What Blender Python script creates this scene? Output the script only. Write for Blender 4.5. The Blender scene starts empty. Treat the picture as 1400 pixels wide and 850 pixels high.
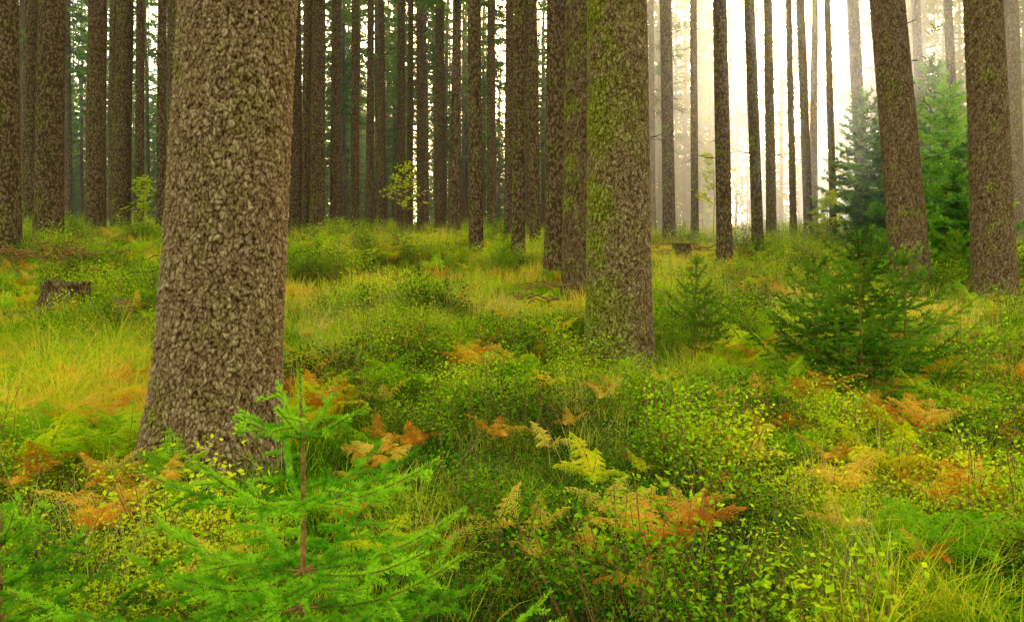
import bpy, math, random, time, bmesh
import numpy as np
from mathutils import Vector, noise, Euler
T0=time.time()
rng=np.random.default_rng(7); random.seed(7)
scene=bpy.context.scene
F=28/36*1400; CZ=1.3
AZ=math.radians(18.8); EL=math.radians(15.2)

# ------------------------------------------------------------ terrain
PY=[-400,-20,2.5,3,4.4,5.6,6.8,9,11,13,15.5,18,25,36,48,70,120,500]
PH=[-3,-1.5,-1.2,-1.12,-.92,-.70,-.50,-.16,.14,.50,.95,1.38,2.3,3.55,3.9,4.1,4.6,6]
def gh(x,y):
    h=float(np.interp(y,PY,PH))
    h+=0.30*noise.noise(Vector((x*.13,y*.13,3.1)))*min(1,max(0,(y-5)/8))
    h+=0.13*noise.noise(Vector((x*.45,y*.45,1.7)))+0.08*noise.noise(Vector((x*1.4,y*1.4,5.7)))
    if y>6: h+=0.35*max(0,min(1,(-x-3)/6))*max(0,min(1,(y-6)/5))*max(0,1-abs(y-14)/14)
    return CZ+h
def P(px,py):
    """ground point seen along a photo direction"""
    s=(px-700)/F; t=(425-py)/F
    d=2.0
    while d<60:
        if gh(s*d,d)>=CZ+t*d: break
        d+=.03
    else:
        d=34
    return s*d,d,gh(s*d,d)

def newmesh(name,V,Fc,mats,mi=None,smooth=False,attrs=None):
    me=bpy.data.meshes.new(name)
    V=np.asarray(V,dtype=np.float32); Fc=np.asarray(Fc,dtype=np.int32)
    n,k=Fc.shape
    me.vertices.add(len(V)); me.vertices.foreach_set('co',V.ravel())
    me.loops.add(n*k); me.loops.foreach_set('vertex_index',Fc.ravel())
    me.polygons.add(n); me.polygons.foreach_set('loop_start',np.arange(0,n*k,k,dtype=np.int32))
    try: me.polygons.foreach_set('loop_total',np.full(n,k,dtype=np.int32))
    except Exception: pass
    for m in mats: me.materials.append(m)
    if mi is not None: me.polygons.foreach_set('material_index',np.asarray(mi,dtype=np.int32))
    me.polygons.foreach_set('use_smooth',np.full(n,smooth,dtype=bool))
    if attrs:
        for an,av in attrs.items():
            a=me.attributes.new(an,'FLOAT','POINT'); a.data.foreach_set('value',np.asarray(av,dtype=np.float32))
    me.update(calc_edges=True); me.validate()
    return me
def link(name,me,parent=None,loc=None):
    ob=bpy.data.objects.new(name,me); scene.collection.objects.link(ob)
    if parent: ob.parent=parent
    if loc is not None: ob.location=loc
    return ob

class MB:
    def __init__(s): s.V=[];s.F=[];s.M=[];s.n=0
    def add(s,V,Fc,m=0):
        V=np.asarray(V,float).reshape(-1,3); Fc=np.asarray(Fc,int).reshape(-1,4)
        s.V.append(V); s.F.append(Fc+s.n); s.M.append(np.full(len(Fc),m)); s.n+=len(V)
    def tube(s,pts,rad,sides=5,m=0):
        pts=np.asarray(pts,float); n=len(pts); rad=np.broadcast_to(rad,(n,))
        t=np.gradient(pts,axis=0); t/=np.linalg.norm(t,axis=1)[:,None]+1e-9
        up=np.array([0,0,1.]) if abs(t[0,2])<.9 else np.array([1.,0,0])
        a=np.cross(t,up); a/=np.linalg.norm(a,axis=1)[:,None]+1e-9; b=np.cross(t,a)
        th=np.arange(sides)/sides*2*math.pi
        V=pts[:,None,:]+rad[:,None,None]*(np.cos(th)[None,:,None]*a[:,None,:]+np.sin(th)[None,:,None]*b[:,None,:])
        i=np.arange(n-1)[:,None]*sides; j=np.arange(sides)[None,:]; j2=(j+1)%sides
        s.add(V,np.stack([i+j,i+j2,i+sides+j2,i+sides+j],-1),m)
    def leaves(s,c,d,w,L,W,m=0,mid=.45):
        c=np.asarray(c,float);N=len(c)
        L=np.broadcast_to(L,(N,))[:,None];W=np.broadcast_to(W,(N,))[:,None]
        V=np.stack([c,c+d*L*mid+w*W*.5,c+d*L,c+d*L*mid-w*W*.5],1)
        s.add(V,np.arange(N*4).reshape(N,4),m)
    def mesh(s,name,mats,smooth=False):
        return newmesh(name,np.concatenate(s.V),np.concatenate(s.F),mats,np.concatenate(s.M),smooth)
def unit(a): return a/(np.linalg.norm(a,axis=-1,keepdims=True)+1e-9)

# ------------------------------------------------------------ materials
def mat_new(name):
    m=bpy.data.materials.new(name); m.use_nodes=True; nt=m.node_tree; nt.nodes.clear()
    return m,nt,nt.nodes,nt.links
def ramp(nd,stops):
    r=nd.new('ShaderNodeValToRGB'); e=r.color_ramp.elements
    while len(e)<len(stops): e.new(.5)
    for k,(p,c) in enumerate(stops): e[k].position=p; e[k].color=(*c,1)
    return r
def leaf_mat(name,stops,trans=.4,scale=.8,rw=.35,tt=1.3):
    m,nt,nd,ln=mat_new(name)
    out=nd.new('ShaderNodeOutputMaterial')
    geo=nd.new('ShaderNodeNewGeometry'); oi=nd.new('ShaderNodeObjectInfo')
    nz=nd.new('ShaderNodeTexNoise'); nz.inputs['Scale'].default_value=scale; nz.inputs['Detail'].default_value=2
    ln.new(geo.outputs['Position'],nz.inputs['Vector'])
    nz2=nd.new('ShaderNodeTexNoise'); nz2.inputs['Scale'].default_value=26; nz2.inputs['Detail'].default_value=0
    ln.new(geo.outputs['Position'],nz2.inputs['Vector'])
    def M(op,a,b):
        n=nd.new('ShaderNodeMath'); n.operation=op
        for i,v in enumerate((a,b)):
            if isinstance(v,(int,float)): n.inputs[i].default_value=v
            else: ln.new(v,n.inputs[i])
        return n.outputs[0]
    a=M('MULTIPLY',M('SUBTRACT',nz.outputs['Fac'],.5),2.8)
    b=M('MULTIPLY',M('SUBTRACT',oi.outputs['Random'],.5),rw*2.0)
    c=M('MULTIPLY',M('SUBTRACT',nz2.outputs['Fac'],.5),1.0)
    f=M('ADD',M('ADD',M('ADD',a,b),c),.5)
    r=ramp(nd,stops); ln.new(f,r.inputs[0])
    p=nd.new('ShaderNodeBsdfDiffuse')
    ln.new(r.outputs[0],p.inputs['Color'])
    t=nd.new('ShaderNodeBsdfTranslucent')
    mx=nd.new('ShaderNodeMix'); mx.data_type='RGBA'; mx.blend_type='MULTIPLY'; mx.inputs[0].default_value=1
    ln.new(r.outputs[0],mx.inputs[6]); mx.inputs[7].default_value=(tt*1.05,tt,tt*.5,1)
    ln.new(mx.outputs[2],t.inputs['Color'])
    ms=nd.new('ShaderNodeMixShader'); ms.inputs[0].default_value=trans
    ln.new(p.outputs[0],ms.inputs[1]); ln.new(t.outputs[0],ms.inputs[2]); ln.new(ms.outputs[0],out.inputs[0])
    return m
def bark_mat(name,moss=.5,use_attr=False,tone=1.0,sc=1.0):
    m,nt,nd,ln=mat_new(name)
    out=nd.new('ShaderNodeOutputMaterial'); p=nd.new('ShaderNodeBsdfDiffuse'); p.inputs['Roughness'].default_value=.6
    geo=nd.new('ShaderNodeNewGeometry')
    mp=nd.new('ShaderNodeMapping'); mp.inputs['Scale'].default_value=(sc,sc,sc*.6)
    ln.new(geo.outputs['Position'],mp.inputs[0])
    n1=nd.new('ShaderNodeTexNoise'); n1.inputs['Scale'].default_value=90; n1.inputs['Detail'].default_value=5; n1.inputs['Roughness'].default_value=.75
    n2=nd.new('ShaderNodeTexNoise'); n2.inputs['Scale'].default_value=2.6; n2.inputs['Detail'].default_value=5; n2.inputs['Roughness'].default_value=.7
    ln.new(mp.outputs[0],n1.inputs['Vector']); ln.new(geo.outputs['Position'],n2.inputs['Vector'])
    k=tone
    r=ramp(nd,[(0.3,(.08*k,.046*k,.022*k)),(.5,(.29*k,.18*k,.095*k)),(.7,(.54*k,.40*k,.25*k))])
    ln.new(n1.outputs['Fac'],r.inputs[0])
    base=r.outputs[0]
    rm=ramp(nd,[(.60-.25*moss,(0,0,0)),(.74-.25*moss,(1,1,1))]); ln.new(n2.outputs['Fac'],rm.inputs[0])
    sx=nd.new('ShaderNodeSeparateXYZ'); ln.new(geo.outputs['Normal'],sx.inputs[0])
    mr=nd.new('ShaderNodeMapRange'); mr.inputs[1].default_value=.7; mr.inputs[2].default_value=-.8; mr.inputs[3].default_value=.2; mr.inputs[4].default_value=1.
    ln.new(sx.outputs[0],mr.inputs[0])
    mm=nd.new('ShaderNodeMath'); mm.operation='MULTIPLY'; ln.new(rm.outputs[0],mm.inputs[0]); ln.new(mr.outputs[0],mm.inputs[1])
    mm2=nd.new('ShaderNodeMath'); mm2.operation='MULTIPLY'; mm2.inputs[1].default_value=.9; ln.new(mm.outputs[0],mm2.inputs[0])
    mg=nd.new('ShaderNodeMix'); mg.data_type='RGBA'; ln.new(mm2.outputs[0],mg.inputs[0])
    ln.new(base,mg.inputs[6])
    rg=ramp(nd,[(.35,(.11,.13,.010)),(.65,(.42,.46,.04))]); ln.new(n1.outputs['Fac'],rg.inputs[0]); ln.new(rg.outputs[0],mg.inputs[7])
    last=mg.outputs[2]
    mc=nd.new('ShaderNodeMix'); mc.data_type='RGBA'; mc.blend_type='MULTIPLY'; mc.inputs[0].default_value=1
    bp=nd.new('ShaderNodeBump'); bp.inputs['Strength'].default_value=.8; bp.inputs['Distance'].default_value=.01
    if use_attr:
        at=nd.new('ShaderNodeAttribute'); at.attribute_name='crack'
        rc=ramp(nd,[(0,(.17,.11,.07)),(.28,(.70,.62,.53)),(.9,(1.35,1.35,1.35))]); ln.new(at.outputs['Fac'],rc.inputs[0])
        ln.new(n1.outputs['Fac'],bp.inputs['Height'])
    else:
        vo=nd.new('ShaderNodeTexVoronoi'); vo.feature='F1'; vo.inputs['Scale'].default_value=26
        nw=nd.new('ShaderNodeTexNoise'); nw.inputs['Scale'].default_value=14; nw.inputs['Detail'].default_value=1
        ln.new(mp.outputs[0],nw.inputs['Vector'])
        va=nd.new('ShaderNodeVectorMath'); va.operation='MULTIPLY_ADD'; va.inputs[1].default_value=(.08,.08,.08)
        ln.new(nw.outputs['Color'],va.inputs[0]); ln.new(mp.outputs[0],va.inputs[2]); ln.new(va.outputs[0],vo.inputs['Vector'])
        rc=ramp(nd,[(.1,(1.2,1.15,1.1)),(.65,(.3,.25,.2))]); ln.new(vo.outputs['Distance'],rc.inputs[0])
        ad=nd.new('ShaderNodeMath'); ad.operation='MULTIPLY_ADD'; ad.inputs[1].default_value=-1.5
        ln.new(vo.outputs['Distance'],ad.inputs[0]); ln.new(n1.outputs['Fac'],ad.inputs[2]); ln.new(ad.outputs[0],bp.inputs['Height'])
        bp.inputs['Distance'].default_value=.015
    ln.new(last,mc.inputs[6]); ln.new(rc.outputs[0],mc.inputs[7]); ln.new(mc.outputs[2],p.inputs['Color'])
    ln.new(bp.outputs[0],p.inputs['Normal']); ln.new(p.outputs[0],out.inputs[0])
    return m
M_barkA=bark_mat('bark_scaly',.42,True,1.2)
M_barkR=bark_mat('bark_scaly_dark',.25,True,.85)
M_barkC=bark_mat('bark_scaly_brown',.5,True,.7)
M_bark=bark_mat('bark',.4,False,.85)
M_barkfar=bark_mat('bark_brown',.2,False,.95,.6)
M_barkmoss=bark_mat('bark_mossy',.85,True,1.05)
def simple(name,c1,c2,sc):
    m,nt,nd,ln=mat_new(name); p=nd.new('ShaderNodeBsdfDiffuse'); o=nd.new('ShaderNodeOutputMaterial')
    nz=nd.new('ShaderNodeTexNoise'); nz.inputs['Scale'].default_value=sc; r=ramp(nd,[(.3,c1),(.7,c2)])
    ln.new(nz.outputs[0],r.inputs[0]); ln.new(r.outputs[0],p.inputs['Color']); ln.new(p.outputs[0],o.inputs[0]); return m
M_stem=simple('young_stem',(.16,.07,.02),(.42,.21,.07),80)
M_twig=simple('twig_bark',(.07,.05,.035),(.2,.15,.1),30)
M_bil=leaf_mat('bilberry_leaf',[(0,(.015,.065,.003)),(.3,(.08,.24,.006)),(.6,(.34,.58,.010)),(1,(.74,.80,.02))],.42,.8)
M_grass=leaf_mat('grass_blade',[(0,(.035,.13,.004)),(.3,(.18,.40,.008)),(.56,(.56,.68,.015)),(.8,(.86,.72,.04)),(1,(.86,.56,.10))],.42,.5)
M_straw=leaf_mat('dry_grass',[(0,(.62,.48,.06)),(.5,(.84,.64,.15)),(1,(.88,.70,.3))],.35,1)
M_ferng=leaf_mat('fern_green',[(0,(.24,.48,.01)),(.5,(.52,.70,.015)),(1,(.86,.74,.02))],.4,1.2)
M_ferno=leaf_mat('fern_autumn',[(0,(.62,.22,.02)),(.35,(.88,.44,.04)),(1,(.92,.68,.09))],.4,1.5,.6)
M_ndlb=leaf_mat('spruce_needles_fresh',[(0,(.03,.15,.005)),(.45,(.13,.39,.010)),(1,(.38,.67,.02))],.32,3)
M_ndlm=leaf_mat('spruce_needles_mid',[(0,(.03,.11,.008)),(.5,(.11,.28,.012)),(1,(.24,.43,.02))],.32,3)
M_crown=leaf_mat('spruce_crown',[(0,(.04,.11,.010)),(.5,(.09,.21,.018)),(1,(.17,.30,.03))],.4,.4)
M_yel=leaf_mat('yellow_leaf',[(0,(.45,.56,.02)),(1,(.72,.74,.03))],.5,2)
# ground
m,nt,nd,ln=mat_new('forest_floor'); p=nd.new('ShaderNodeBsdfDiffuse'); o=nd.new('ShaderNodeOutputMaterial')
geo=nd.new('ShaderNodeNewGeometry')
n1=nd.new('ShaderNodeTexNoise'); n1.inputs['Scale'].default_value=1.1; n1.inputs['Detail'].default_value=6; n1.inputs['Roughness'].default_value=.65
n2=nd.new('ShaderNodeTexNoise'); n2.inputs['Scale'].default_value=35; n2.inputs['Detail'].default_value=3
ln.new(geo.outputs['Position'],n1.inputs['Vector']); ln.new(geo.outputs['Position'],n2.inputs['Vector'])
r=ramp(nd,[(.3,(.03,.05,.008)),(.5,(.07,.11,.012)),(.62,(.16,.18,.02)),(.75,(.16,.09,.03))]); ln.new(n1.outputs[0],r.inputs[0])
r2=ramp(nd,[(.3,(.35,.35,.35)),(.7,(1.2,1.2,1.2))]); ln.new(n2.outputs[0],r2.inputs[0])
mx=nd.new('ShaderNodeMix'); mx.data_type='RGBA'; mx.blend_type='MULTIPLY'; mx.inputs[0].default_value=1
ln.new(r.outputs[0],mx.inputs[6]); ln.new(r2.outputs[0],mx.inputs[7]); ln.new(mx.outputs[2],p.inputs['Color'])
ln.new(p.outputs[0],o.inputs[0]); M_ground=m

# ------------------------------------------------------------ ground mesh
xs=np.sinh(np.linspace(-5.2,5.2,261))*3.2; 
ys=np.concatenate([np.linspace(-300,-6,20),np.arange(-5,22,.14),np.geomspace(22.3,460,110)])
V=np.array([[x,y,gh(x,y)] for y in ys for x in xs]); nx=len(xs)
i=np.arange(len(ys)-1)[:,None]*nx; j=np.arange(nx-1)[None,:]
Fc=np.stack([i+j,i+j+1,i+nx+j+1,i+nx+j],-1).reshape(-1,4)
link('forest_ground',newmesh('forest_ground',V,Fc,[M_ground],smooth=True))

# ------------------------------------------------------------ crowns
def crown_mesh(name,seed,z0=12.,z1=25.,R=2.6,nb=95,q=36,lw=1.15):
    r=np.random.default_rng(seed); b=MB()
    b.tube([[0,0,0],[0,0,z0],[0,0,z1]],[.0,.07,.02],5,1)
    for k in range(nb):
        t=(k+r.random())/nb; z=z0+(z1-z0)*t
        L=R*(1-t)**.75*r.uniform(.55,1.1)+.25
        if t<.25: L*=r.uniform(.35,1)
        a=r.random()*6.283; dr=np.array([math.cos(a),math.sin(a),0])
        u=np.linspace(0,1,6)[:,None]
        pts=np.array([0,0,z])+dr*L*u+np.array([0,0,1])*(-.55*L*u+.32*L*u**2)
        b.tube(pts,np.linspace(.025,.006,6),3,1)
        n=int(q*(.4+.6*L/R)); uu=r.uniform(.12,1,n)
        c=np.array([0,0,z])+dr*(L*uu)[:,None]+np.array([0,0,1])*((-.55*L*uu+.32*L*uu**2))[:,None]
        side=np.cross(dr,[0,0,1])*r.choice([-1,1],n)[:,None]
        d=unit(side*r.uniform(.3,1,n)[:,None]+dr*.6+np.array([0,0,-1])*r.uniform(.1,1.1,n)[:,None])
        w=unit(np.cross(d,r.normal(size=(n,3))))
        b.leaves(c,d,w,r.uniform(.22,.55,n)*(1-.4*uu)*lw,r.uniform(.05,.12,n)*lw,0,.4)
    return b.mesh(name,[M_crown,M_twig])
CR=[crown_mesh('crown_a',1),crown_mesh('crown_b',2,11,24,2.3,85),crown_mesh('crown_c',3,13,26,2.8,95)]
CRS=[crown_mesh('crown_thin_a',4,13,25,2.0,38,30),crown_mesh('crown_thin_b',6,12,25,2.3,34,30)]
CRF=[crown_mesh('crown_low_a',7,3,16,2.9,80,30,1.6),crown_mesh('crown_low_b',8,2,15,2.6,80,30,1.6)]
CRT=[crown_mesh('crown_tall_a',31,5,26,2.3,130,26,1.4),crown_mesh('crown_tall_b',32,7,25,2.6,120,26,1.4),crown_mesh('crown_tall_c',33,9,27,2.2,110,26,1.4)]
def dead_mesh(name,seed,n=34,green=0,z0=1.5,z1=13,Lm=1.0,sp=.09):
    r=np.random.default_rng(seed); b=MB()
    b.tube([[0,0,1],[0,0,1.1]],.001,3,1)
    for k in range(n):
        z=r.uniform(z0,z1); a=r.random()*6.283; dr=np.array([math.cos(a),math.sin(a),0])
        L=r.uniform(.12,Lm)*(.3+.7*z/z1); u=np.linspace(0,1,5)[:,None]; dz=r.uniform(-.5,.15)
        pts=np.array([0,0,z])+dr*(sp+L*u)+np.array([0,0,1])*(dz*L*u+r.uniform(-.1,.3)*L*u**2)+r.normal(size=(5,3))*.012
        b.tube(pts,np.linspace(.011,.003,5),4,1)
        for q in range(int(L*5)):
            t0=pts[r.integers(1,5)]; e=t0+unit(dr+r.normal(size=3)*.7)*r.uniform(.1,.35)
            b.tube([t0,e],[.004,.002],3,1)
        if r.random()<green:
            m_=44; uu=r.uniform(.2,1,m_); c=pts[0]+(pts[-1]-pts[0])*uu[:,None]
            d=unit(dr*.5+r.normal(size=(m_,3))*.6+np.array([0,0,-.4])); w=unit(np.cross(d,r.normal(size=(m_,3))))
            b.leaves(c,d,w,r.uniform(.12,.35,m_),r.uniform(.03,.07,m_),0,.4)
    return b.mesh(name,[M_crown,M_twig])
DD=[dead_mesh('dead_branches_a',11),dead_mesh('dead_branches_b',12,26,.0),dead_mesh('dead_branches_c',13,40,.5,3,14,1.8)]
DG=dead_mesh('lower_branches_green',14,64,.9,4,17,2.2)

# ------------------------------------------------------------ near/mid trunks
def near_tree(px,py,w,tx,H=24,flare=.35,mat=None,hi=False,top_y=0,crown=True,dead=True,scl=.012,fl_h=.3,vs=(40,23)):
    x,y,z=P(px,py); d=y
    r0=w*d/F/2
    xt=(tx-700)/F*d; zt=CZ+(425-top_y)/F*d
    lean=(xt-x)/(zt-z)
    if hi: ns,res=hi
    else: ns,res=max(16,int(w*1.2)),None
    vis=min(H,(zt-z)*1.35+1)
    if hi: hs=np.concatenate([np.arange(0,vis,res),np.linspace(vis,H,24)[1:]])
    else: hs=np.concatenate([np.linspace(0,1.5,14),np.linspace(1.7,H,24)])
    th=np.arange(ns)/ns*2*math.pi
    Hh,TH=np.meshgrid(hs,th,indexing='ij')
    hh=np.maximum(Hh-.25,0)
    R=r0*(1.05-1.0*(hh/H)*.62)+0*TH
    ph=random.random()*6
    R=R+r0*flare*np.exp(-hh/fl_h)*(1+.35*np.sin(TH*5+ph)+.2*np.sin(TH*3+ph*2))
    R=R*(1+.02*np.sin(TH*2+ph+hh*.5)+.015*np.sin(TH*3+hh*1.3))
    X=R*np.cos(TH); Y=R*np.sin(TH); cr=np.ones_like(X)
    if hi:
        Xf,Yf,Zf=X.ravel(),Y.ravel(),Hh.ravel(); D=np.zeros(len(Xf)); C=np.ones(len(Xf))
        ct=np.cos(TH).ravel(); stt=np.sin(TH).ravel()
        nvis=len(np.arange(0,vis,res))*ns; vor=noise.voronoi; nn=noise.noise; a1,a3=vs
        for q in range(nvis):
            a,b_,c=Xf[q],Yf[q],Zf[q]
            wv=nn(Vector((a*10,b_*10,c*6)))*.9; w2=nn(Vector((a*30+4,b_*30,c*22)))*.6
            dd,pp=vor(Vector((a*a1+wv+w2,b_*a1+w2,c*a3+wv-w2)))
            e=min(1,(dd[1]-dd[0])*2.6); p0=pp[0]
            cell=nn(Vector((p0[0]*3.3,p0[1]*3.3,p0[2]*3.3))); cell2=nn(Vector((p0[0]*5.3,p0[1]*2.3+9,p0[2]*4.3)))
            tlt=(c*a3+wv-w2-p0[2])*-.45 + (ct[q]*(b_*a1-p0[1])-stt[q]*(a*a1-p0[0]))*cell2*1.2
            f=nn(Vector((a*85,b_*85,c*60))); g=nn(Vector((a*170,b_*170,c*120)))
            D[q]=(e**.4)*(.55+.7*cell+.5*tlt)+.30*f+.16*g
            C[q]=max(0,min(1,e**.7*(.60+.65*cell+.35*tlt)+.3*f))
        X=X+ (D*scl*ct).reshape(X.shape); Y=Y+(D*scl*stt).reshape(X.shape); cr=C.reshape(X.shape)
    V=np.stack([X+lean*(Hh-.25),Y+0*X,Hh-.25],-1).reshape(-1,3)
    nr=len(hs); i=np.arange(nr-1)[:,None]*ns; j=np.arange(ns)[None,:]; j2=(j+1)%ns
    Fc=np.stack([i+j,i+j2,i+ns+j2,i+ns+j],-1).reshape(-1,4)
    me=newmesh('spruce_trunk',V,Fc,[mat or M_bark],smooth=True,attrs={'crack':cr.ravel()})
    ob=link('spruce_tree',me,loc=(x,y,z))
    sh=(0,math.atan(lean),0)
    if crown:
        c=link('crown',random.choice(CRS),ob); c.rotation_euler=sh; c.scale=(1,1,H/25)
    if dead:
        c=link('dead_branches',random.choice(DD[:2]),ob); c.rotation_euler=(0,sh[1],random.random()*6)
    return ob,(x,y,z,r0)
TR=[]
TR.append(near_tree(290,640,152,328,flare=.26,mat=M_barkA,hi=(500,.0047),scl=.017,fl_h=.28,dead=False,vs=(42,25)))
TR.append(near_tree(846,508,82,844,flare=.18,mat=M_barkmoss,hi=(300,.008),scl=.014,vs=(40,23)))
TR.append(near_tree(787,415,36,792,flare=.2,mat=M_barkC,hi=(110,.022),scl=.012,vs=(32,18)))
TR.append(near_tree(759,382,29,761,flare=.2))
TR.append(near_tree(1247,400,46,1213,flare=.15,mat=M_barkR,hi=(150,.018),scl=.013,vs=(32,19)))
TR.append(near_tree(1361,414,50,1344,flare=.15,mat=M_barkR,hi=(150,.018),scl=.013,vs=(32,19)))
mid=[(10,356,33,8),(66,342,36,71),(40,322,18,42),(130,325,25,133),(165,322,24,171),(240,350,28,248),(220,326,12,222),
(708,364,18,711),(651,358,19,648),(732,346,14,728),(602,322,14,601),(548,322,12,549),(433,326,20,436),(404,322,20,402),(458,322,14,460),
(991,368,20,984),(915,333,17,910),(1037,350,15,1024),(1055,333,13,1050),(1106,333,12,1094),(1182,330,17,1166),(1388,335,24,1380),
(420,324,14,421),(505,321,11,507),(523,322,10,521),(575,322,10,573),(625,323,11,624),(672,326,12,671),(190,322,12,192),(385,330,22,388),
(1140,330,9,1131),(1265,330,12,1252),(1310,332,12,1296),(950,330,10,948),(1085,330,9,1078),(155,320,9,158),(695,330,12,697),(485,323,12,486),(560,320,9,562)]
for a in mid: TR.append(near_tree(*a,flare=.2))
print('near',time.time()-T0)

# ------------------------------------------------------------ distant forest
def far_trunk(seed):
    r=np.random.default_rng(seed); b=MB(); n=12; hs=np.linspace(-.5,24,n)
    pts=np.stack([np.cumsum(r.normal(size=n)*.03),np.cumsum(r.normal(size=n)*.03),hs],1); pts-=pts[0]*[1,1,0]
    b.tube(pts,.16*(1.05-.75*np.clip(hs/24,0,1))+np.where(hs<.1,.04,0),10,0)
    return b.mesh('distant_trunk',[M_barkfar],True)
FT=[far_trunk(s) for s in range(4)]
forest=bpy.data.objects.new('distant_spruce_forest',None); scene.collection.objects.link(forest)
pts=[(t[1][0],t[1][1]) for t in TR]
sd=(math.sin(AZ),math.cos(AZ)); cnt=0
def pdist(x,y): return abs(x*sd[1]-y*sd[0])
tries=0
while cnt<660 and tries<30000:
    tries+=1
    y=20+ (random.random()**.75)*120; x=random.uniform(-1,1)*(y*.74+4)
    if y<24 and abs(x)<y*.66: continue
    px=700+F*x/y; pdd=pdist(x,y)
    right=px>880
    if right and y<50 and random.random()<.4: continue
    if pdd<4.0 and y<80 and random.random()<.5: continue
    if px<230 and y<60 and random.random()<.5: continue
    ms=1.5 if not right else 1.9
    if any((x-a)**2+(y-b)**2<ms*ms for a,b in pts): continue
    pts.append((x,y)); cnt+=1
    z=gh(x,y)
    t=link('trunk',random.choice(FT),forest,(x,y,z)); s=random.uniform(.7,1.35)*(.85 if right else 1)
    t.scale=(s,s,1); t.rotation_euler=(random.gauss(0,.012),random.gauss(0,.012),random.random()*6)
    dz=0; kz=random.uniform(.8,1.15)
    if y>92: cr=random.choice(CRT); kz=random.uniform(.85,1.15)*(.7 if pdd<2 else 1.05)
    elif pdd<4.0 and 25<y: cr=random.choice(CRS) if random.random()<.4 else None
    elif right and y>40: cr=random.choice(CR+CRT); dz=random.uniform(0,2)
    else: cr=random.choice(CR); dz=random.uniform(0,3)+min(5,max(0,(y-35)*.12))
    if cr:
        c=link('crown',cr,forest,(x,y,z-dz)); c.rotation_euler=(0,0,random.random()*6); k=random.uniform(.8,1.15); c.scale=(k,k,kz)
    if y<92 and not (pdd<4 and random.random()<.4):
        c=link('lower_branches',(DG if (right and random.random()<.7) else random.choice(DD)),forest,(x,y,z)); c.rotation_euler=(0,0,random.random()*6)
for k in range(280):
    y=random.uniform(92,165); x=random.uniform(-1,1)*y*.75
    c=link('young_stand',random.choice(CRF),forest,(x,y,gh(x,y)-1)); c.rotation_euler=(0,0,random.random()*6); s=random.uniform(.9,1.3)
    c.scale=(s,s,random.uniform(.8,1.4)*(.8 if pdist(x,y)<3 else 1))
print('forest',cnt,tries,time.time()-T0)

# ------------------------------------------------------------ young spruces
def needles(b,r,pts,nl,nw,step,m=0,flat=.5,t0=0.):
    pts=np.asarray(pts); seg=np.diff(pts,axis=0); sl=np.linalg.norm(seg,axis=1); L=sl.sum()
    n=max(4,int(L/step)); u=np.linspace(t0,1,n)*L; cs=np.concatenate([[0],np.cumsum(sl)])
    c=np.stack([np.interp(u,cs,pts[:,k]) for k in range(3)],1)
    k=np.clip(np.searchsorted(cs,u)-1,0,len(seg)-1); t=unit(seg[k])
    rad=r.normal(size=(n,3)); rad[:,2]=rad[:,2]*flat+.25; rad=unit(rad-t*(rad*t).sum(1,keepdims=True))
    d=unit(rad*.85+t*r.uniform(.5,.9,n)[:,None]); w=unit(np.cross(d,r.normal(size=(n,3))))
    ln_=nl*r.uniform(.75,1.1,n)*np.where(u/L>.93,.8,1)
    b.leaves(c,d,w,ln_,nw,m,.45)
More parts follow.
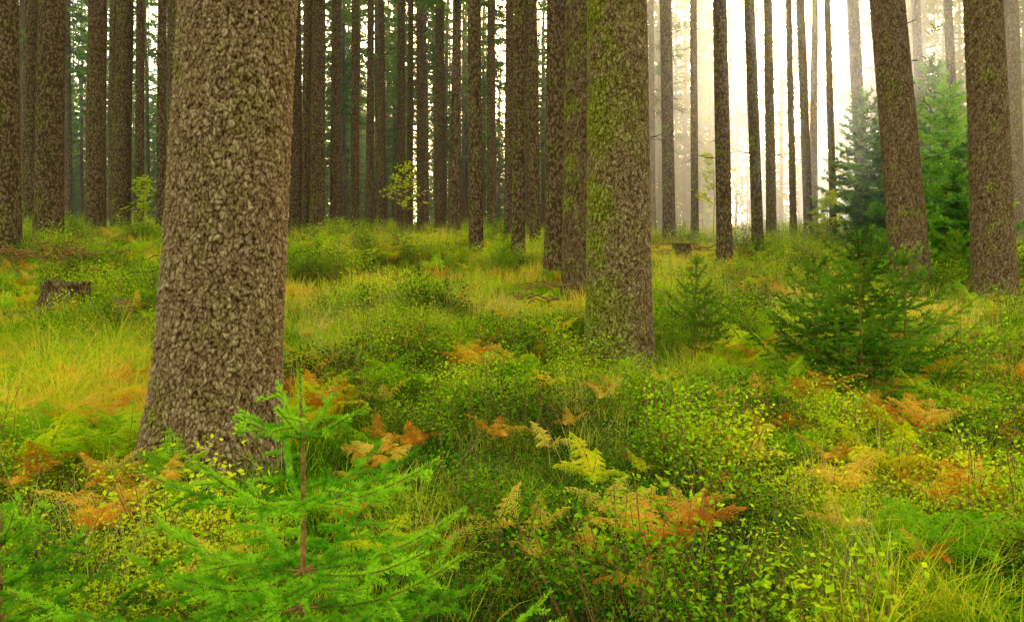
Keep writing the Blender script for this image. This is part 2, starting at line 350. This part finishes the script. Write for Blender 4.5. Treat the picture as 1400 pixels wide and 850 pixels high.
def young_spruce(name,seed,H,Lmax,wh,nl=.016,nw=.0022,step=.0011,mat=None,tw=.055,top_up=.9,base_el=.1,pw=.9,nb=5,stem_r=.012,inter=True,leader=.12,bend=.15,stemn=6,tk=.42):
    r=np.random.default_rng(seed); b=MB()
    sp=np.array([[.02*math.sin(t*4+seed)*H*.5,.02*math.cos(t*3+seed)*H*.5,t*H] for t in np.linspace(0,1,12)]); sp-=sp[0]
    b.tube(sp,np.linspace(stem_r,.0035,12),6,1)
    st=lambda t: np.array([np.interp(t,np.linspace(0,1,12),sp[:,k]) for k in range(3)])
    needles(b,r,[st(t) for t in np.linspace(1-leader,1,4)],nl,nw,step*.7,0,1.)
    needles(b,r,[st(t) for t in np.linspace(.6,1-leader,4)],nl*.8,nw,step*stemn,0,1.)
    lv=[]
    for q,t in enumerate(wh):
        lv.append((t,nb+r.integers(0,2),1.))
        if inter and q<len(wh)-1:
            lv.append(((t+wh[q+1])/2,3,.5))
    for t,n,k in lv:
        a0=r.random()*6.28
        for i in range(n):
            a=a0+i*6.283/n+r.normal()*.2
            L=(Lmax*(1-t)**pw+.03*H+.02)*k*r.uniform(.75,1.1)
            el=base_el+(top_up-base_el)*t**2+r.normal()*.08
            dr=np.array([math.cos(a),math.sin(a),0]); u=np.linspace(0,1,7)
            pb=st(t)+dr*(L*u*math.cos(el))[:,None]+np.array([0,0,1])*((L*u*math.sin(el))-bend*L*np.sin(u*3.14)*(1-t)+.08*L*u**2)[:,None]+np.cross(dr,[0,0,1])*(r.normal()*.08*L*u**2)[:,None]
            b.tube(pb,np.linspace(max(.0025,.007*L),.0018,7),4,1)
            needles(b,r,pb,nl,nw,step,0,.6,.08)
            m=int(L*.85/tw)
            for s_ in range(m):
                v=.12+.85*(s_+r.random()*.6)/max(m,1)
                if v>.97: continue
                p0=np.array([np.interp(v,u,pb[:,k2]) for k2 in range(3)])
                sg=1 if s_%2 else -1
                tl=min(tk*L*(1-v)+.035,.5*L*(v+.15)+.03)*r.uniform(.7,1.15)
                sd_=np.cross(dr,[0,0,1])*sg
                td=unit(dr*r.uniform(.5,.9)+sd_*.9+np.array([0,0,r.normal()*.12+.02]))
                e=p0+td*tl+np.array([0,0,-.06*tl]); mdp=(p0+e)/2+np.array([0,0,.02*tl])
                b.tube([p0,mdp,e],[.002,.0017,.0013],3,1)
                needles(b,r,[p0,mdp,e],nl*.95,nw,step,0,.55)
                if tl>.10:
                    for s2 in range(int(tl/.045)):
                        v2=.2+.7*s2/max(1,int(tl/.045)); q0=p0+(e-p0)*v2; sg2=1 if s2%2 else -1
                        e2=q0+unit(td*.7+np.cross(td,[0,0,1])*sg2*.8)*tl*.45*(1.1-v2)
                        needles(b,r,[q0,e2],nl*.9,nw,step,0,.55)
    return b.mesh(name,[mat or M_ndlm,M_stem])
def put(name,me,px,py,rz=0,s=1,dz=0):
    x,y,z=P(px,py); o=link(name,me,loc=(x,y,z+dz)); o.rotation_euler=(0,0,rz); o.scale=(s,s,s); return o
d=1.95; x=(402-700)/F*d; z=gh(x,d); top=CZ+(425-506)/F*d
fs=young_spruce('young_spruce',5,top-z,1.0,[.24,.32,.40,.48,.56,.70,.85],nl=.017,nw=.0034,step=.0009,mat=M_ndlb,tw=.05,top_up=.55,base_el=.1,pw=1.0,nb=7,stem_r=.012,inter=False,leader=.17,stemn=3,tk=.55)
link('young_spruce',fs,loc=(x,d,z))
d=2.3; x=(0-700)/F*d
fs2=young_spruce('young_spruce',9,.66,.6,[.2,.35,.5,.65,.82],nl=.018,nw=.0040,step=.0011,mat=M_ndlb,tw=.045,nb=7)
link('young_spruce',fs2,loc=(x,d,gh(x,d)-.05))
ys1=young_spruce('young_spruce',21,1.25,.9,[.08,.2,.32,.44,.56,.68,.8,.9],nl=.026,nw=.0065,step=.0026,tw=.058,base_el=.3,top_up=.9,nb=6,mat=M_ndlm)
put('young_spruce',ys1,1180,556,0)
ys2=young_spruce('young_spruce',22,.95,.65,[.1,.25,.4,.55,.7,.85],nl=.026,nw=.0065,step=.0028,tw=.06,base_el=.3,nb=6)
put('young_spruce',ys2,1240,535,1,1.15); put('young_spruce',ys2,1115,525,2.,1.05); put('young_spruce',ys2,1150,540,2.7,1.)
ys3=young_spruce('young_spruce',23,.95,.45,[.2,.34,.48,.62,.78,.9],nl=.026,nw=.006,step=.0035,tw=.07,base_el=.35,nb=6,inter=False)
put('young_spruce',ys3,950,495,0,1.0); put('young_spruce',ys3,940,480,2.2,.7); put('young_spruce',ys3,968,500,1.2,.7)
ys4=young_spruce('young_spruce',24,3.6,1.35,[.03,.1,.18,.26,.34,.42,.5,.58,.66,.74,.82,.9],nl=.07,nw=.022,step=.007,tw=.11,base_el=.0,top_up=.8,nb=8,stem_r=.04,mat=M_ndlb)
put('young_spruce',ys4,1290,372,0,1.0); put('young_spruce',ys4,1215,345,2,1.0); put('young_spruce',ys4,1180,338,4,1.0); put('young_spruce',ys4,1325,375,3,.7); put('young_spruce',ys4,1275,350,1.5,1.2)
put('young_spruce',ys2,500,372,.4,.75); put('young_spruce',ys2,572,415,1.4,.6); put('young_spruce',ys2,440,392,.4,.4)
put('young_spruce',ys2,1310,400,.4,1.0); put('young_spruce',ys2,690,385,3,.6);put('young_spruce',ys3,870,500,3,.55)
print('spruce',time.time()-T0)

# ------------------------------------------------------------ undergrowth meshes
def src(name,me):
    return bpy.data.objects.new(name,me)
def bil(seed,H=.3,R=.16,n=330,lf=.021):
    r=np.random.default_rng(seed); b=MB()
    for k in range(16):
        a=r.random()*6.28; rr=R*math.sqrt(r.random())*.7; p0=np.array([rr*math.cos(a),rr*math.sin(a),-.03])
        p1=p0+np.array([math.cos(a)*.07,math.sin(a)*.07,H*r.uniform(.6,1)])+r.normal(size=3)*.015; pm=(p0+p1)/2+r.normal(size=3)*.012
        b.tube([p0,pm,p1],[.0018,.0015,.001],3,1)
        nn_=n//16; u=r.uniform(.3,1.05,nn_)**.8
        c=p0+(p1-p0)*u[:,None]+r.normal(size=(nn_,3))*np.array([.038,.038,.02])
        d=unit(r.normal(size=(nn_,3))*[1,1,.35]+[0,0,.25]); w=unit(np.cross(d,np.array([0,0,1.])+r.normal(size=(nn_,3))*.45))
        b.leaves(c,d,w,lf*r.uniform(.6,1.2,nn_),lf*.6*r.uniform(.7,1.2,nn_),0,.5)
    return src('bilberry_clump',b.mesh('bilberry_clump',[M_bil,M_stem]))
def blades(b,r,n,R,L0,L1,W,bend=1.,m=0,seg=4,out=.5):
    for k in range(n):
        a=r.random()*6.28; rr=R*math.sqrt(r.random()); p0=np.array([rr*math.cos(a),rr*math.sin(a),-.02])
        a2=a+r.normal()*.9; L=r.uniform(L0,L1); dr=np.array([math.cos(a2),math.sin(a2),0]); u=np.linspace(0,1,seg)
        bd=bend*r.uniform(.3,1.2); ang=1.45-out*r.random()-bd*u*1.5
        st=L/(seg-1); inc=np.stack([np.cos(ang),np.sin(ang)],1)*st
        cu=np.concatenate([[[0,0]],np.cumsum(inc[:-1],axis=0)])
        pts=p0+dr*cu[:,:1]+np.array([0,0,1])*cu[:,1:]
        sd_=unit(np.cross(dr,[0,0,1])+r.normal(size=3)*.25); wd=(W*.5*(1-u**1.6*.93))[:,None]
        V=np.stack([pts-sd_*wd,pts+sd_*wd],1).reshape(-1,3); i=np.arange(seg-1)*2
        b.add(V,np.stack([i,i+1,i+3,i+2],-1),m)
def grass(seed,n,R,L0,L1,W,mt,**k):
    b=MB(); blades(b,np.random.default_rng(seed),n,R,L0,L1,W,**k); return src('grass_tuft',b.mesh('grass_tuft',[mt]))
def fern(seed,mt,nf=6,L=.42):
    r=np.random.default_rng(seed); b=MB()
    for f in range(nf):
        a=f*6.283/nf+r.normal()*.3; dr=np.array([math.cos(a),math.sin(a),0]); sd_=np.cross(dr,[0,0,1]); Lf=L*r.uniform(.6,1.1)
        n=22; u=np.linspace(0,1,n); ang=1.25-1.35*u*r.uniform(.6,1.4); st=Lf/n
        pts=np.stack([np.cumsum(np.cos(ang)*st),np.cumsum(np.sin(ang)*st)],1); tilt=r.normal()*.3
        C=dr*pts[:,:1]+np.array([0,0,1])*pts[:,1:]+sd_*(tilt*pts[:,:1]**2)
        b.tube(C,np.linspace(.002,.0008,n),3,1)
        T=unit(np.gradient(C,axis=0))
        for i in range(4,n):
            pl=.42*Lf*math.sin(min(1,(1-u[i])*1.25+.05)*1.57)*.62*(.6+.4*min(1,(i-3)/4))
            for sg in (-1,1):
                dd=unit(sd_*sg+T[i]*.35+np.array([0,0,-.15+r.normal()*.25])); m=max(4,int(pl/.009))
                v=np.linspace(.05,1,m); c=C[i]+dd*(pl*v)[:,None]-np.array([0,0,.35])*(pl*v**2)[:,None]
                for s2 in (-1,1):
                    d2=unit(T[i]*s2+dd*.5+r.normal(size=(m,3))*.3); w=unit(np.cross(d2,np.cross(dd,T[i])))
                    b.leaves(c,d2,w,(.02*(1-v*.75)+.003)*L/.42,.009*L/.42,0,.4)
    return src('fern',b.mesh('fern',[mt,M_stem]))
BIL=[bil(1),bil(2,.38,.18,360),bil(3,.20,.18,320,.019)]
GS=[grass(1,60,.16,.12,.28,.0045,M_grass),grass(2,60,.18,.10,.22,.0045,M_grass),grass(3,55,.16,.15,.32,.0045,M_grass,out=.9)]
GF=[grass(21,40,.22,.14,.34,.008,M_grass,seg=3),grass(22,40,.24,.12,.28,.009,M_grass,seg=3,out=.9)]
GT=[grass(4,70,.07,.35,.65,.006,M_grass,bend=1.1,seg=7),grass(5,55,.06,.3,.6,.006,M_grass,bend=1.3,seg=7)]
GD=[grass(6,26,.12,.3,.6,.0035,M_straw,bend=.7,seg=5),grass(7,20,.14,.25,.5,.0035,M_straw,bend=.9,seg=5)]
FG=[fern(1,M_ferng),fern(2,M_ferng,5,.5),fern(5,M_ferng,4,.38)]
FO=[fern(3,M_ferno,5,.4),fern(4,M_ferno,4,.36),fern(6,M_ferno,3,.40)]
def scatter(name,variants,pts):
    n=len(pts); A=np.array([[p[0],p[1],p[2]] for p in pts],dtype=np.float32)
    me=bpy.data.meshes.new(name); me.vertices.add(n); me.vertices.foreach_set('co',A.ravel())
    ra=me.attributes.new('rot','FLOAT_VECTOR','POINT'); ra.data.foreach_set('vector',np.array([[random.gauss(0,.16),random.gauss(0,.16),random.random()*6.28] for _ in pts],dtype=np.float32).ravel())
    sa=me.attributes.new('scl','FLOAT','POINT'); sa.data.foreach_set('value',np.array([p[3] for p in pts],dtype=np.float32))
    idx=rng.integers(0,len(variants),n)
    ng=bpy.data.node_groups.new(name,'GeometryNodeTree')
    ng.interface.new_socket('Geometry',in_out='INPUT',socket_type='NodeSocketGeometry'); ng.interface.new_socket('Geometry',in_out='OUTPUT',socket_type='NodeSocketGeometry')
    N=ng.nodes; L=ng.links; gi=N.new('NodeGroupInput'); go=N.new('NodeGroupOutput'); jn=N.new('GeometryNodeJoinGeometry')
    def attr(nm,ty):
        a=N.new('GeometryNodeInputNamedAttribute'); a.data_type=ty; a.inputs[0].default_value=nm
        return next(o for o in a.outputs if o.enabled and o.name=='Attribute')
    rt=attr('rot','FLOAT_VECTOR'); sc=attr('scl','FLOAT'); er=N.new('FunctionNodeEulerToRotation'); L.new(rt,er.inputs[0])
    for k,v in enumerate(variants):
        ba=me.attributes.new('v%d'%k,'BOOLEAN','POINT'); ba.data.foreach_set('value',(idx==k))
        io=N.new('GeometryNodeInstanceOnPoints'); oi=N.new('GeometryNodeObjectInfo'); oi.inputs['Object'].default_value=v
        L.new(gi.outputs[0],io.inputs['Points']); L.new(attr('v%d'%k,'BOOLEAN'),io.inputs['Selection'])
        L.new(oi.outputs['Geometry'],io.inputs['Instance']); L.new(er.outputs[0],io.inputs['Rotation']); L.new(sc,io.inputs['Scale'])
        L.new(io.outputs[0],jn.inputs[0])
    L.new(jn.outputs[0],go.inputs[0])
    ob=link(name,me); md=ob.modifiers.new('scatter','NODES'); md.node_group=ng
    print(name,n)
    return ob
def nz(x,y,s,o): return noise.noise(Vector((x*s,y*s,o)))
trunks=[(t[1][0],t[1][1],t[1][3]) for t in TR]
def free(x,y,k=1.05): return all((x-a)**2+(y-b)**2>(r*k)**2 for a,b,r in trunks)
pb,pg,pt,pd,pf,po,pgf=[],[],[],[],[],[],[]
def samp(y0,y1,n,mx=3.0):
    out=[]
    while len(out)<n:
        y=math.sqrt(random.uniform(y0*y0,y1*y1)); x=random.uniform(-1,1)*(y*.70+.5)
        if free(x,y): out.append((x,y,gh(x,y)))
    return out
for x,y,z in samp(2.4,9,2700):
    v=nz(x,y,.55,2.)+.25*(x>-.3)-.1*(x<-1.5)
    if y>6: v-=.15
    if v>-.02: pb.append((x,y,z,random.uniform(.6,1.1)*(1+1.1*nz(x,y,1.3,8))))
    elif v>-.25 and random.random()<.5: pb.append((x,y,z,random.uniform(.5,.8)))
    else: pg.append((x,y,z,random.uniform(.8,1.3)))
    if random.random()<.35: pg.append((x,y,z,random.uniform(.7,1.2)))
for x,y,z in samp(9,18,4200):
    v=nz(x,y,.45,2.)
    if v>.04: pb.append((x,y,z,random.uniform(.7,1.35)*(1+1.0*nz(x,y,.9,8))))
    else: pgf.append((x,y,z,random.uniform(.7,1.35)))
for x,y,z in samp(18,44,5200):
    v=nz(x,y,.3,2.)
    if v>.08: pb.append((x,y,z,random.uniform(1.1,1.9)))
    else: pgf.append((x,y,z,random.uniform(1.0,1.9)))
for x,y,z in samp(2.6,9,380):
    if nz(x,y,.6,11)>-.05 : pt.append((x,y,z,random.uniform(.5,.85)))
for x,y,z in samp(9,30,900):
    if nz(x,y,.3,11)>-.1: pt.append((x,y,z,random.uniform(.4,.9)))
def blob(L,px,py,rx,n,s0,s1,dz=0):
    X,Y,Z=P(px,py)
    for _ in range(n):
        x=X+random.gauss(0,rx*Y/F); y=Y+random.gauss(0,rx*1.6*Y/F)
        if y>2.2 and free(x,y,1.2): L.append((x,y,gh(x,y)+dz,random.uniform(s0,s1)))
blob(pt,60,580,60,34,.8,1.1); blob(pt,130,520,50,30,.8,1.1); blob(pt,1200,820,60,20,.6,.9); blob(pt,90,470,60,30,.8,1)
blob(pt,1280,540,60,14,.5,.8)
for x,y,z in samp(2.7,12,420): pd.append((x,y,z,random.uniform(.6,1.1)))
for x,y,z in samp(12,34,1500):
    if nz(x,y,.25,21)>-.1: pd.append((x,y,z,random.uniform(.8,1.5)))
blob(pd,400,470,60,40,.8,1.2); blob(pd,1000,400,80,110,.9,1.3); blob(pd,560,420,80,60,.8,1.2); blob(pd,1330,500,60,60,.8,1.2)
for a in [(470,620,30,5),(540,670,35,5),(200,745,35,5),(850,815,30,5),(715,790,12,2),(1110,700,40,6),(1260,700,40,8),(1370,640,40,9),(655,560,22,5),(970,790,15,3),(1040,620,30,6),(440,575,30,6),(1240,640,30,6),(1330,560,30,8),(690,690,30,2),(90,700,30,3),(630,520,30,6),(1000,690,20,3),(1150,600,30,5),(1360,740,30,3),(1280,760,25,2)]:
    blob(po,a[0],a[1]-28,a[2]*1.3,a[3],.5,.9,.11)
for a in [(690,560,40,10),(130,655,40,9),(300,690,40,6),(460,600,40,7),(740,520,40,8),(1270,590,30,6),(60,640,40,6),(1130,640,40,5),(1060,545,30,6),(880,470,60,6),(620,500,50,8),(1240,680,30,4),(1240,800,60,3),(480,560,50,6)]:
    blob(pf,a[0],a[1]-14,a[2],a[3],.6,1.05,.05)
for x,y,z in samp(5.5,22,820):
    (pf if random.random()<.42 else po).append((x,y,z+.08,random.uniform(.45,.9)))
for x,y,z in samp(2.8,7,100):
    (pf if random.random()<.4 else po).append((x,y,z+.11,random.uniform(.3,.65)))
scatter('bilberry_undergrowth',BIL,pb); scatter('forest_grass',GS,pg); scatter('hillside_grass',GF,pgf); scatter('tall_grass',GT,pt); scatter('dry_grass',GD,pd)
scatter('green_fern_patch',FG,pf); scatter('autumn_fern_patch',FO,po)

# ------------------------------------------------------------ stumps, brushwood, sapling
def stump(px,py,w,h,mat):
    x,y,z=P(px,py); r0=w*y/F/2; b=MB(); ns=28; hs=[-.1,0,.08,.2,h]
    V=[];
    for k,hh in enumerate(hs):
        for i in range(ns):
            t=i/ns*6.283; R=r0*(1+.35*math.exp(-max(hh,0)/.08)*(1+.5*math.sin(5*t)))*(1+.04*noise.noise(Vector((math.cos(t)*2,math.sin(t)*2,hh*5))))
            V.append((R*math.cos(t),R*math.sin(t),hh+(.035*noise.noise(Vector((t*3,0,px))) if k==4 else 0)))
    i=np.arange(4)[:,None]*ns; j=np.arange(ns)[None,:]; j2=(j+1)%ns
    b.add(V,np.stack([i+j,i+j2,i+ns+j2,i+ns+j],-1),0)
    top=np.array(V[-ns:]); inner=top*[.5,.5,1]; inner2=top*[.02,.02,1]
    W=np.concatenate([top,inner,inner2]); i=np.arange(2)[:,None]*ns
    b.add(W,np.stack([i+j,i+j2,i+ns+j2,i+ns+j],-1),1)
    link('tree_stump',b.mesh('tree_stump',[mat,M_twig],False),loc=(x,y,z+.03))
stump(90,428,60,.34,M_bark); stump(168,450,24,.3,M_stem); stump(932,362,26,.35,M_bark)
def brush(px,py,n,R,Lm):
    x,y,z=P(px,py); r=np.random.default_rng(px); b=MB()
    for k in range(n):
        a=r.random()*3.14; L=r.uniform(.3,1)*Lm; c=np.array([r.normal()*R,r.normal()*R*.6,abs(r.normal())*.1+.08]); dr=np.array([math.cos(a),math.sin(a)*.6,r.normal()*.15])
        u=np.linspace(-.5,.5,6)[:,None]; b.tube(c+dr*u*L+r.normal(size=(6,3))*.02,np.linspace(.014,.004,6),5,0)
    link('brushwood_pile',b.mesh('brushwood_pile',[M_stem]),loc=(x,y,z+.12))
brush(88,372,60,.45,1.3); brush(555,352,26,.5,.7); brush(940,362,24,.4,.7); brush(730,440,14,.2,.5)
def decid(px,py,H,seed):
    x,y,z=P(px,py); r=np.random.default_rng(seed); b=MB(); b.tube([[0,0,0],[.03,0,H*.5],[0,.02,H]],[.012,.009,.004],5,1)
    for k in range(20):
        t=r.uniform(.35,1); a=r.random()*6.28; L=H*.38*(1.25-t); p0=np.array([0,0,H*t]); dr=np.array([math.cos(a),math.sin(a),.35]); e=p0+dr*L
        b.tube([p0,e],[.005,.002],3,1); n=18; u=r.uniform(.2,1.05,n); c=p0+dr*L*u[:,None]+r.normal(size=(n,3))*.03
        d_=unit(r.normal(size=(n,3))*[1,1,.3]); w=unit(np.cross(d_,np.array([0,0,1.])+r.normal(size=(n,3))*.3)); b.leaves(c,d_,w,.12,.075,0,.5)
    link('deciduous_sapling',b.mesh('deciduous_sapling',[M_yel,M_stem]),loc=(x,y,z))
decid(552,330,2.2,1); decid(195,325,1.4,2); decid(960,322,1.5,3); decid(975,330,2.0,4); decid(1130,345,1.2,5)

# ------------------------------------------------------------ mist, sky, sun, camera
def mist_mat(den,g):
    m,nt,nd,ln=mat_new('mist'); o=nd.new('ShaderNodeOutputMaterial'); vs=nd.new('ShaderNodeVolumeScatter')
    vs.inputs['Density'].default_value=den; vs.inputs['Anisotropy'].default_value=g; vs.inputs['Color'].default_value=(1,1,.94,1)
    ln.new(vs.outputs[0],o.inputs['Volume']); return m
b=MB(); X0,X1,Y0,Y1,Z0,Z1=-130,130,11,175,-4,26
b.add([[X0,Y0,Z0],[X1,Y0,Z0],[X1,Y1,Z0],[X0,Y1,Z0],[X0,Y0,Z1],[X1,Y0,Z1],[X1,Y1,Z1],[X0,Y1,Z1]],[[0,3,2,1],[4,5,6,7],[0,1,5,4],[1,2,6,5],[2,3,7,6],[3,0,4,7]])
link('morning_mist',b.mesh('morning_mist',[mist_mat(.0018,.70)]))
me=bpy.data.meshes.new('mist_bank'); bm=bmesh.new(); bmesh.ops.create_icosphere(bm,subdivisions=4,radius=1); bm.to_mesh(me); bm.free()
me.materials.append(mist_mat(.016,.74)); ob=link('mist_bank',me,loc=(11.5,32,7)); ob.scale=(8.5,22,11); ob.rotation_euler=(0,0,-AZ)
w=bpy.data.worlds.new('World'); scene.world=w; w.use_nodes=True; nd=w.node_tree.nodes; ln=w.node_tree.links
bg=nd['Background']; sk=nd.new('ShaderNodeTexSky'); sk.sky_type='NISHITA'; sk.sun_disc=False; sk.sun_elevation=EL; sk.sun_rotation=AZ
sk.dust_density=3; sk.ozone_density=.5; sk.air_density=1
mx=nd.new('ShaderNodeMix'); mx.data_type='RGBA'; mx.blend_type='MULTIPLY'; mx.inputs[0].default_value=1; mx.inputs[7].default_value=(1.18,1.0,.66,1)
ln.new(sk.outputs[0],mx.inputs[6]); ln.new(mx.outputs[2],bg.inputs['Color']); bg.inputs['Strength'].default_value=.8
D=Vector((math.sin(AZ)*math.cos(EL),math.cos(AZ)*math.cos(EL),math.sin(EL)))
s=bpy.data.lights.new('sun','SUN'); s.energy=5; s.angle=math.radians(.8); s.color=(1,.92,.74)
so=bpy.data.objects.new('sun',s); scene.collection.objects.link(so); so.rotation_euler=D.to_track_quat('Z','Y').to_euler()
cam=bpy.data.cameras.new('camera'); cam.lens=28; cam.sensor_width=36; cam.clip_end=1000; cam.clip_start=.05
co=bpy.data.objects.new('camera',cam); scene.collection.objects.link(co); co.location=(0,0,CZ); co.rotation_euler=(math.radians(90),0,0)
scene.camera=co
scene.view_settings.view_transform='Standard'; scene.view_settings.look='None'; scene.view_settings.exposure=0
print('done',time.time()-T0)
